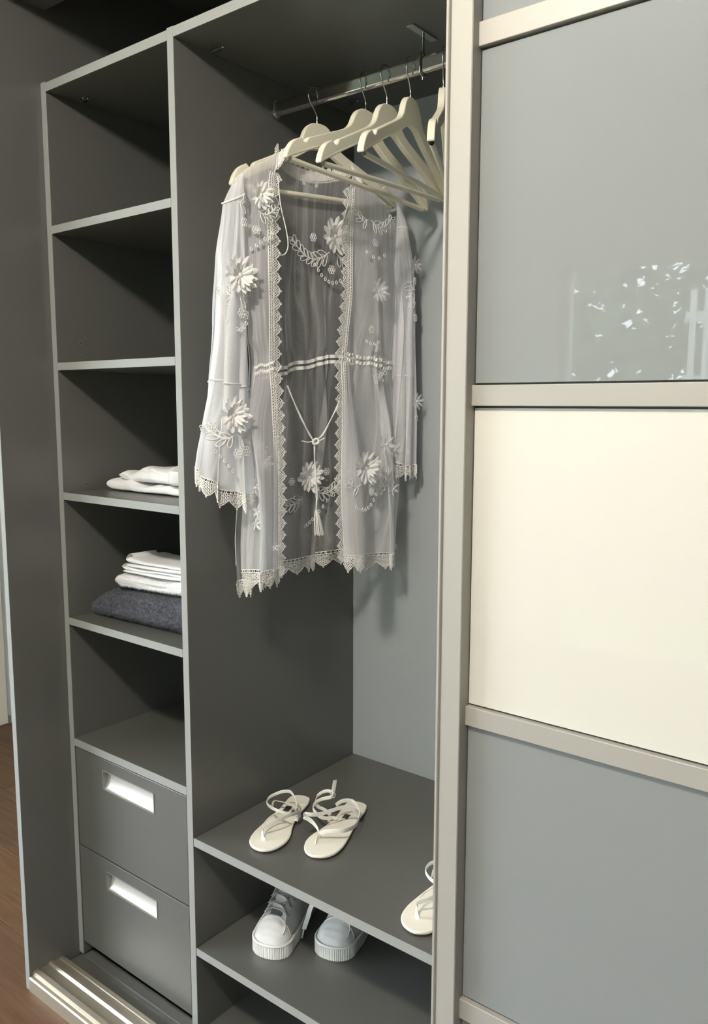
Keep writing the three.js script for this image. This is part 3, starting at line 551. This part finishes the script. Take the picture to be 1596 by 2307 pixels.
  const backPt = (s, v) => { const u = uL(v) + (uR(v) - uL(v)) * s; const L = lap(u, v, 1), e = Math.max(0, Math.min(1, Math.min(s, 1 - s) * 8)); return [u + L[0] * e, v, L[1] * e - dB(v) * Math.pow(Math.sin(Math.PI * Math.min(1, Math.max(0, s))), .6) + fold(u, v, 1)]; };
  const eL = (v) => lerpTab([[-1.12, -.142], [-.9, -.146], [-.62, -.142], [-.45, -.146], [-.30, -.136], [-.26, -.128], [-.19, -.104]], v);
  const eR = (v) => lerpTab([[-1.12, .028], [-.9, .024], [-.62, .034], [-.45, .048], [-.30, .064], [-.25, .074], [-.19, .096]], v);
  const frontPt = (side, s, v) => {                                       // s = 0 at the side seam, 1 at the front edge
    const a = side < 0 ? uL(v) : uR(v), b = side < 0 ? eL(v) : eR(v), u = a + (b - a) * s;
    const L = lap(u, v, side < 0 ? 2 : 3), e = Math.max(0, Math.min(1, s * 5) * Math.min(1, (1 - s) * 3)); return [u + L[0] * e, v, L[1] * e + dF(v) * Math.pow(Math.sin(Math.PI / 2 * Math.min(1, .05 + s * .95)), .7) + fold(u * 1.15, v, side < 0 ? 2 : 3) * Math.min(1, s * 4)];
  };
  const on = (pt, off) => (u, v) => pt(u, v, off);
  // sheets
  const sB = sheet((s, t) => { const u0 = -.205 + .425 * s, v0 = shoulder(u0), v = v0 + (hemB(u0) - v0) * t; return P(...backPt(s, v)); }, 240, 150, 1.6, 1);
  part('back', sB, M.sheer, robe);
  const frontSheet = (side) => sheet((s, t) => { const a = side < 0 ? -.208 + .104 * s : .224 - .128 * s, v0 = shoulder(a), hem = side < 0 ? hemFL(a) : hemFR(a), v = v0 + (hem - v0) * t; return P(...frontPt(side, s, v)); }, 130, 150, 1.2, 1);
  part('front_panel', frontSheet(-1), M.sheerFull, robe); part('front_panel', frontSheet(1), M.sheerFull, robe);
  // sleeves: flattened, flared tubes
  const slv = {
    L: { c: [[-.90, -.254], [-.80, -.252], [-.67, -.240], [-.55, -.234], [-.42, -.229], [-.32, -.222], [-.25, -.206]], h: [[-.90, .068], [-.84, .062], [-.75, .050], [-.67, .042], [-.55, .034], [-.42, .029], [-.32, .022], [-.25, .008]], w0: .016, d: [[-.90, .040], [-.7, .030], [-.4, .024], [-.3, .018], [-.25, .006]], k: 4 },
    R: { c: [[-.90, .236], [-.7, .242], [-.5, .243], [-.40, .240], [-.30, .232], [-.25, .222]], h: [[-.90, .036], [-.8, .032], [-.6, .026], [-.4, .021], [-.3, .014], [-.25, .006]], w0: .020, d: [[-.90, .034], [-.7, .028], [-.4, .022], [-.3, .014], [-.25, .005]], k: 5 },
  };
  const sleevePt = (S, a, v, off = 0) => {
    const c = lerpTab(S.c, v), h = lerpTab(S.h, v), d = lerpTab(S.d, v), f = .0052 * Math.min(1, Math.max(0, (-.3 - v) / .2)) * (Math.sin(a * 9 + S.k * 2 + v * 6) + .8 * Math.sin(a * 15 + v * 3 + S.k) + .7 * Math.sin(a * 5 + v * 11));
    const lp = .35 * Math.min(1, Math.max(0, (-.33 - v) / .2)) * Math.sin(a * 7 + S.k + v * 4) * (1 + .5 * Math.sin(v * 9)); return [c + (h + f * .4 + off) * Math.cos(a + lp), v, S.w0 + (d + f + off) * Math.sin(a + lp)];
  };
  const cuffV = { L: (a) => -.858 - .026 * Math.sin(a) - .020 * Math.cos(a), R: (a) => -.838 - .014 * Math.sin(a) };
  for (const k of ['L', 'R']) part('sleeve', sheet((s, t) => { const a = s * 2 * Math.PI, v0 = -.262 + .03 * 0 - .012 * Math.cos(a) * (k === 'L' ? -1 : 1) * 1, v = v0 + (cuffV[k](a) - v0) * t; return P(...sleevePt(slv[k], a, v)); }, 110, 130, 1.2, 1), M.sheerFull, robe);

  // --- builder that gathers rings and threads into one part ---
  class Gather {
    constructor() { this.g = []; }
    ring(p, nrm, r, t = .0007, sx = 1) { const o = new THREE.TorusGeometry(r, t, 4, 9); if (sx !== 1) o.scale(sx, 1, 1); const q = new THREE.Quaternion().setFromUnitVectors(new THREE.Vector3(0, 0, 1), V(nrm).normalize()); o.applyQuaternion(q).translate(...p); this.g.push(o); }
    line(pts, r = .0009, closed = false, seg, rad = 5) { this.g.push(tube(pts, r, closed, seg, rad)); }
    build(name, mat, parent) { return part(name, merge(this.g), mat, parent); }
  }
  // lace border along a run pt(q) -> point, hanging along dir(q); scalloped points built from crochet rings
  function laceTrim(name, parent, pt, dir, nrm, len, tooth, height, heading = true, wire = .00075) {
    const G = new Gather(), n = Math.max(3, Math.round(len / tooth)), rows = Math.max(3, Math.round(height / (tooth / 5.2))), at = (q, d, jit = 0) => { const p = pt(Math.min(1, Math.max(0, q))), D = dir(q), N = nrm(q); return P(p[0] + D[0] * d + N[0] * jit, p[1] + D[1] * d + N[1] * jit, p[2] + D[2] * d + N[2] * jit); };
    if (heading) {
      const m = n * 4; const l1 = [], l2 = [];
      for (let i = 0; i <= m * 1; i++) { l1.push(at(i / m, 0)); l2.push(at(i / m, .0062)); }
      G.line(l1, .0009, false, m * 2); G.line(l2, .0009, false, m * 2);
      for (let i = 0; i < m; i++) { const p = at((i + .5) / m, .0031, .0004); G.ring(p, nrm((i + .5) / m), .0026, .0008); }
    }
    const base = heading ? .0085 : .002;
    for (let i = 0; i < n; i++) for (let r = 0; r < rows; r++) {
      const full = r < rows * .42, cnt = full ? 5 : Math.max(1, Math.round(5 * (1 - (r - rows * .42) / (rows * .6)))), d = base + (height - base) * r / (rows - .5);
      for (let c = 0; c < cnt; c++) { const q = (i + .5 + (c - (cnt - 1) / 2) / 5.0 + (full && r % 2 ? .1 : 0)) / n; if (q < 0 || q > 1) continue; G.ring(at(q, d + rr(-.0005, .0005), rr(-.0006, .0006)), nrm(q), .0021 * rr(.85, 1.1), wire); }
    }
    for (let i = 0; i < n; i++) { const tip = at((i + .5) / n, height + .0022); G.ring(tip, nrm((i + .5) / n), .0017, .0008); G.line([at(i / n, base + height * .34), at((i + .25) / n, base + height * .62), at((i + .5) / n, height), at((i + .75) / n, base + height * .62), at((i + 1) / n, base + height * .34)], .0008, false, 8, 4); }
    return G.build(name, M.laceW, parent);
  }
  const down = () => [0, -1, 0], face = () => [0, 0, 1];
  const sideN = (f) => (q) => { const a = f(Math.max(0, q - .004)), b = f(Math.min(1, q + .004)); const T = new THREE.Vector3(b[0] - a[0], 0, b[2] - a[2]).normalize(); return [-T.z, 0, T.x].map((x, i) => (i === 0 ? -T.z : i === 2 ? T.x : 0)); };
  const hemRun = (pt, hem, u0, u1) => (q) => { const u = u0 + (u1 - u0) * q, v = hem(u); return pt(q, v); };
  { const f = (q) => backPt(q, hemB(-.205 + .425 * q)); laceTrim('hem_lace', robe, f, down, sideN(f), .56, .0200, .034); }
  { const f = (q) => frontPt(-1, q, hemFL(-.208 + .104 * q)); laceTrim('hem_lace', robe, f, down, sideN(f), .12, .0200, .036); }
  { const f = (q) => frontPt(1, q, hemFR(.224 - .128 * q)); laceTrim('hem_lace', robe, f, down, sideN(f), .24, .0200, .036); }
  for (const [k, len] of [['L', .34], ['R', .20]]) { const f = (q) => sleevePt(slv[k], q * 2 * Math.PI, cuffV[k](q * 2 * Math.PI)); laceTrim('cuff_lace', robe, f, (q) => [0, -1, 0], sideN(f), len, .0190, .034); }
  // front edges: narrow lace with points towards the opening
  { const f = (q) => frontPt(-1, 1, -.235 - .838 * q); laceTrim('front_lace', robe, (q) => { const p = f(q); return [p[0] - .012, p[1], p[2] + .001]; }, () => [1, 0, 0], face, .84, .0255, .027, true, .00052); }
  { const f = (q) => frontPt(1, 1, -.232 - .828 * q); laceTrim('front_lace', robe, (q) => { const p = f(q); return [p[0] + .014, p[1], p[2] + .001]; }, () => [-1, 0, 0], face, .83, .0255, .028, true, .00052); }
  // collar: standing lace band round the neck
  {
    const neck = (q) => { const u = -.108 + .206 * q, b = Math.pow(Math.sin(Math.PI * q), .8); return [u, -.212 - .014 * b + .012 * (1 - b), -.004 - .026 * b]; };
    laceTrim('collar_lace', robe, neck, () => [0, 1, .15], face, .23, .0165, .030);
    const nf = (s) => (q) => { const u = s < 0 ? -.108 - .012 * q : .098 + .016 * q; return [u, -.200 - .030 * q, .004 + .016 * q]; };
    for (const s of [-1, 1]) laceTrim('collar_lace', robe, nf(s), () => [-s * .5, .7, .3], face, .05, .0165, .030, true);
  }
  // seams and rolled edges
  { const G = new Gather(); const line = (f, a, b, n, r) => { const pts = []; for (let i = 0; i <= n; i++) pts.push(P(...f(a + (b - a) * i / n))); G.line(pts, r, false, n * 2, 5); };
    line((v) => frontPt(-1, .99, v), -.2, -1.08, 50, .0010); line((v) => frontPt(1, .99, v), -.2, -1.06, 50, .0010);
    line((v) => backPt(.002, v), -.27, -1.05, 50, .0008); line((v) => backPt(.998, v), -.27, -1.06, 50, .0008);
    line((a) => sleevePt(slv.L, a, -.302 + .012 * Math.cos(a), .002), 0, 6.283, 40, .0022); line((a) => sleevePt(slv.L, a, -.668 - .01 * Math.cos(a), .002), 0, 6.283, 40, .0016); line((a) => sleevePt(slv.R, a, -.640), 0, 6.283, 30, .0014);
    line((a) => sleevePt(slv.R, a, -.30), 0, 6.283, 30, .0012);
    G.build('seams', M.thread, robe); }
  // waist: two narrow satin bands with a ruffle between them
  const bandPart = (f, n, dv, h) => part('waistband', sheet((s, t) => { const p = f(s), w = .0012 * Math.sin(s * n * 1.7 + t * 2); return P(p[0], p[1] + dv + h * (t - .5) + .0016 * Math.sin(s * n * .31), p[2] + w + .0026); }, n, 4), M.ribbonW, robe);
  for (const dv of [0, -.0125]) { bandPart((s) => frontPt(1, s, -.612 + .018 * s), 90, dv, .0075); bandPart((s) => frontPt(-1, s, -.634 + .014 * s), 60, dv, .0062); }
  for (const dv of [0, -.0125]) part('waistband', sheet((s, t) => { const q = .02 + .96 * s, p = backPt(q, -.650 + .052 * Math.min(1, q / .58) - .008 * Math.max(0, q - .6)); return P(p[0], p[1] + dv + .0075 * (t - .5) + .001 * Math.sin(s * 40), p[2] + .0022 + .0012 * Math.sin(s * 150)); }, 160, 4), M.ribbonW, robe);

  // --- flowers, sprays and chains ---
  const petalGeom = (len, wid, cup, fold_, k) => sheet((s, t) => { const x = 2 * s - 1, prof = Math.pow(Math.sin(Math.PI * Math.min(1, .08 + .92 * (1 - t))), .62) * (t > .88 ? (1 - t) / .12 * .55 + .45 * (1 - (t - .88) / .12) : 1); const w = wid * prof; return [x * w, len * (.05 + .95 * t), cup * t * t + fold_ * (1 - Math.abs(x)) * Math.sin(Math.PI * t) + .002 * Math.sin(3 * x + k)]; }, 6, 8);
  const pg = [petalGeom(1, .145, .16, .07, 0), petalGeom(1, .16, .08, -.07, 1), petalGeom(1, .13, .24, .09, 2)];
  function flower(center, r, n, mat, tilt = 0, label) {
    const f = new THREE.Group(); f.name = 'flower'; f.position.set(...P(...center)); f.rotation.set(tilt, 0, 0); robe.add(f);
    for (let ly = 0; ly < 2; ly++) for (let i = 0; i < n - ly * 2; i++) {
      const m = part('petal', pg[(i + ly) % 3], mat, f); const q = r * (ly ? .70 : 1) * rr(.88, 1.06);
      m.rotation.z = (i + ly * .5) / (n - ly * 2) * 2 * Math.PI + rr(-.07, .07); m.rotation.order = 'ZXY'; m.rotation.x = ly ? .42 : .16; m.position.z = .0015 + ly * .002; m.scale.set(q * rr(.95, 1.25), q, q * .8);
    }
    part('flower_centre', new THREE.SphereGeometry(r * .13, 10, 8).scale(1, 1, .5).translate(0, 0, .006), M.thread, f);
    return f;
  }
  // at(u, v): point of the cloth that carries the embroidery, lifted off it a little
  const onBack = (u, v) => { const s = (u - uL(v)) / (uR(v) - uL(v)); return [u, v, -dB(v) * Math.pow(Math.sin(Math.PI * Math.min(1, Math.max(0, s))), .6) + .017]; };
  const onFR = (u, v) => { const s = Math.max(.02, Math.min(1, (u - uR(v)) / (eR(v) - uR(v)))); return [u, v, dF(v) * Math.pow(Math.sin(Math.PI / 2 * s), .7) + .017]; };
  const onFL = (u, v) => { const s = Math.max(.02, Math.min(1, (u - uL(v)) / (eL(v) - uL(v)))); return [u, v, dF(v) * Math.pow(Math.sin(Math.PI / 2 * s), .7) + .015]; };
  const onSL = (S) => (u, v) => { const c = lerpTab(S.c, v), h = lerpTab(S.h, v); const k = Math.max(-1, Math.min(1, (u - c) / h)), d = lerpTab(S.d, v); return [u, v, S.w0 + d * Math.sqrt(1 - k * k * .96) + .006]; };
  function spray(at, u, v, dirx, len, n, rise, k = 1) {                    // outlined leaves along a curved stem
    const G = new Gather(), stem = (q) => [u + dirx * len * q, v - len * .42 * Math.sin(q * 2.0) * (1 - q * .55) + rise * q * q];
    const pts = []; for (let i = 0; i <= 10; i++) pts.push(P(...at(...stem(i / 10)))); G.line(pts, .0010, false, 24);
    for (let i = 0; i < n; i++) for (const s of [-1, 1]) {
      const q = (i + .5) / n, [x, y] = stem(q), [x2, y2] = stem(Math.min(1, q + .05)); const base = Math.atan2(y2 - y, x2 - x) + s * (.75 - .25 * q), L = .0255 * k * (1 - .35 * q) * rr(.9, 1.1), B = .0044 * k;
      const lf = []; for (let j = 0; j < 8; j++) { const a = j / 8 * 2 * Math.PI, lx = L * (.5 - .5 * Math.cos(a)), ly = B * Math.sin(a) * (1 - .25 * Math.cos(a)); lf.push(P(...at(x + lx * Math.cos(base) - ly * Math.sin(base), y + lx * Math.sin(base) + ly * Math.cos(base)))); }
      G.line(lf, .00095, true, 16, 4);
    }
    const [x, y] = stem(1), tip = []; for (let j = 0; j < 8; j++) { const a = j / 8 * 2 * Math.PI; tip.push(P(...at(x + dirx * .007 * (1 - Math.cos(a)), y + .003 * Math.sin(a) + .004 * (1 - Math.cos(a)) * .5))); } G.line(tip, .00095, true, 16, 4);
    return G.build('leaf_spray', M.thread, robe);
  }
  function chain(at, f, n0) { const G = new Gather(), n = Math.max(3, Math.round(n0 * .72)); for (let i = 0; i < n; i++) { const [u, v] = f(i / (n - 1)); const p = at(u, v); G.ring(P(...p), [.1, 0, 1], .0036, .0011, .85); } return G.build('ring_chain', M.thread, robe); }
  function rosette(at, u, v, r) { const G = new Gather(); for (let i = 0; i < 6; i++) { const a = i / 6 * 2 * Math.PI; G.ring(P(...at(u + r * Math.cos(a), v + r * Math.sin(a))), [0, 0, 1], r * .44, .0009); } G.ring(P(...at(u, v)), [0, 0, 1], r * .4, .0009); return G.build('rosette', M.thread, robe); }
  const arc = (u, v, w, h) => (q) => [u - w + 2 * w * q, v - h * Math.sin(Math.PI * q)];
  // back, seen through the opening
  flower(onBack(.050, -.338), .043, 15, M.petal); spray(onBack, .040, -.372, -1, .100, 8, .030); spray(onBack, .060, -.372, 1, .098, 8, .034);
  rosette(onBack, -.006, -.346, .0062); rosette(onBack, .112, -.348, .0062); rosette(onBack, .050, -.408, .0066); chain(onBack, arc(.055, -.402, .052, .034), 15);
  flower(onBack(-.006, -.872), .040, 15, M.petal); spray(onBack, .010, -.900, 1, .090, 8, .050); spray(onBack, -.020, -.915, -1, .088, 8, .016);
  rosette(onBack, .046, -.862, .006); rosette(onBack, -.055, -.880, .006); chain(onBack, (q) => [-.02 + .095 * q - .012 * Math.sin(q * 3.1), -.985 + .085 * q * q], 15);
  // right front panel
  flower(onFR(.084, -.850), .042, 15, M.petal); spray(onFR, .092, -.886, 1, .088, 7, .040); spray(onFR, .070, -.886, -1, .036, 2, .012);
  rosette(onFR, .106, -.906, .006); rosette(onFR, .150, -.862, .006); chain(onFR, (q) => [.056 + .075 * q, -.938 + .040 * q * q - .014 * Math.sin(q * 3.1)], 12);
  spray(onFR, .120, -.300, 1, .070, 5, .026, .9); spray(onFR, .110, -.300, -1, .036, 3, .02, .9); flower(onFR(.130, -.455), .030, 11, M.petalSheer); rosette(onFR, .130, -.348, .006); chain(onFR, arc(.130, -.372, .03, .01), 6);
  spray(onFR, .120, -.640, 1, .05, 3, .02, .8); rosette(onFR, .115, -.540, .006); chain(onFR, arc(.12, -.566, .02, .006), 5);
  flower(onFR(.160, -.800), .030, 7, M.petalSheer); flower(onFR(.195, -.815), .026, 7, M.petalSheer); flower(onFR(.185, -.905), .020, 6, M.petalSheer);
  // left front panel, shoulder and hip
  flower(onFL(-.172, -.292), .030, 13, M.petal); spray(onFL, -.176, -.322, 1, .034, 4, .012, .9); rosette(onFL, -.182, -.360, .006); chain(onFL, (q) => [-.192 + .042 * q, -.398 + .034 * q], 8);
  flower(onFL(-.192, -.930), .020, 6, M.petal); flower(onFL(-.196, -.955), .016, 5, M.petal); flower(onFL(-.178, -.826), .026, 7, M.petalSheer); flower(onFL(-.195, -.880), .024, 7, M.petalSheer); flower(onFL(-.184, -.795), .020, 6, M.petalSheer); flower(onFL(-.166, -1.004), .010, 5, M.petal);
  // left sleeve
  const oL = onSL(slv.L), oR = onSL(slv.R);
  flower(oL(-.231, -.455), .041, 15, M.petal); spray(oL, -.232, -.492, 1, .026, 3, .012); spray(oL, -.236, -.492, -1, .022, 2, .012); rosette(oL, -.226, -.528, .0066); rosette(oL, -.210, -.530, .006); chain(oL, arc(-.234, -.535, .030, .026), 11);
  spray(oL, -.226, -.312, 1, .020, 2, .008); rosette(oL, -.212, -.350, .006);
  flower(oL(-.254, -.728), .039, 15, M.petal); spray(oL, -.252, -.768, -1, .050, 4, .022); spray(oL, -.248, -.768, 1, .042, 3, .008); rosette(oL, -.246, -.806, .007); rosette(oL, -.222, -.802, .007); rosette(oL, -.292, -.752, .006); chain(oL, (q) => [-.292 + .032 * q, -.800 - .040 * q], 7);
  // right sleeve
  spray(oR, .250, -.440, -1, .012, 1, .01); spray(oR, .252, -.470, -1, .012, 2, .01); rosette(oR, .252, -.420, .006); rosette(oR, .250, -.505, .006); flower(oR(.246, -.385), .022, 9, M.petalSheer); flower(oR(.250, -.700), .022, 9, M.petalSheer); rosette(oR, .256, -.740, .005);
  // cords: hanging loops at the shoulders, tied waist cord with tassel
  { const G = new Gather();
    G.line([P(-.124, -.245, .03), P(-.118, -.300, .03), P(-.104, -.350, .03), P(-.100, -.380, .03), P(-.108, -.398, .03), P(-.122, -.402, .028)], .0013, false, 40);
    G.line([P(.062, -.270, .03), P(.050, -.310, .028), P(.047, -.350, .028), P(.052, -.378, .028)], .0013, false, 30);
    G.build('hanging_loop', M.thread, robe);
    const C = new Gather(), pl2 = (pts) => { const o = []; for (let s of [-1, 1]) o.push(pts.map(([u, v], i) => P(u + s * .0011 * Math.cos(i * 2.1), v, .020 + s * .0011 * Math.sin(i * 2.1)))); o.forEach((p) => C.line(p, .0014, false, 50)); };
    pl2([[-.098, -.668], [-.082, -.700], [-.060, -.740], [-.040, -.772], [-.030, -.786]]); pl2([[.045, -.700], [.024, -.735], [-.004, -.775], [-.026, -.786]]); pl2([[-.060, -.787], [-.045, -.790], [-.028, -.788], [-.018, -.790], [.002, -.782]]); pl2([[-.026, -.790], [-.026, -.820], [-.024, -.860], [-.020, -.900], [-.022, -.940]]);
    C.line([P(-.030, -.786, .022), P(-.022, -.783, .026), P(-.020, -.792, .026), P(-.030, -.794, .022)], .003, true, 20);
    C.build('waist_cord', M.thread, robe);
    const T = new Gather(); for (let i = 0; i < 46; i++) { const a = rnd() * 6.28, r = .004 + .008 * rnd(); T.line([P(-.022, -.938, .020), P(-.020 + .5 * r * Math.cos(a), -.955, .020 + .4 * r * Math.sin(a)), P(-.014 + r * Math.cos(a), -.998 + rr(-.004, .004), .020 + .6 * r * Math.sin(a))], .0009, false, 6, 4); }
    T.build('tassel', M.thread, robe); }
  // neck label with its two tacking tabs
  part('label_tag', sheet((s, t) => P(-.018 + .028 * s, -.232 - .022 * t, -.028 + .001 * Math.sin(s * 6)), 6, 4), M.tagGrey, robe);
  for (const u of [-.022, .012]) part('label_tab', sheet((s, t) => P(u + .009 * s, -.226 - .008 * t, -.026), 2, 2), M.ribbonW, robe);
}
renderer.render(scene, camera);
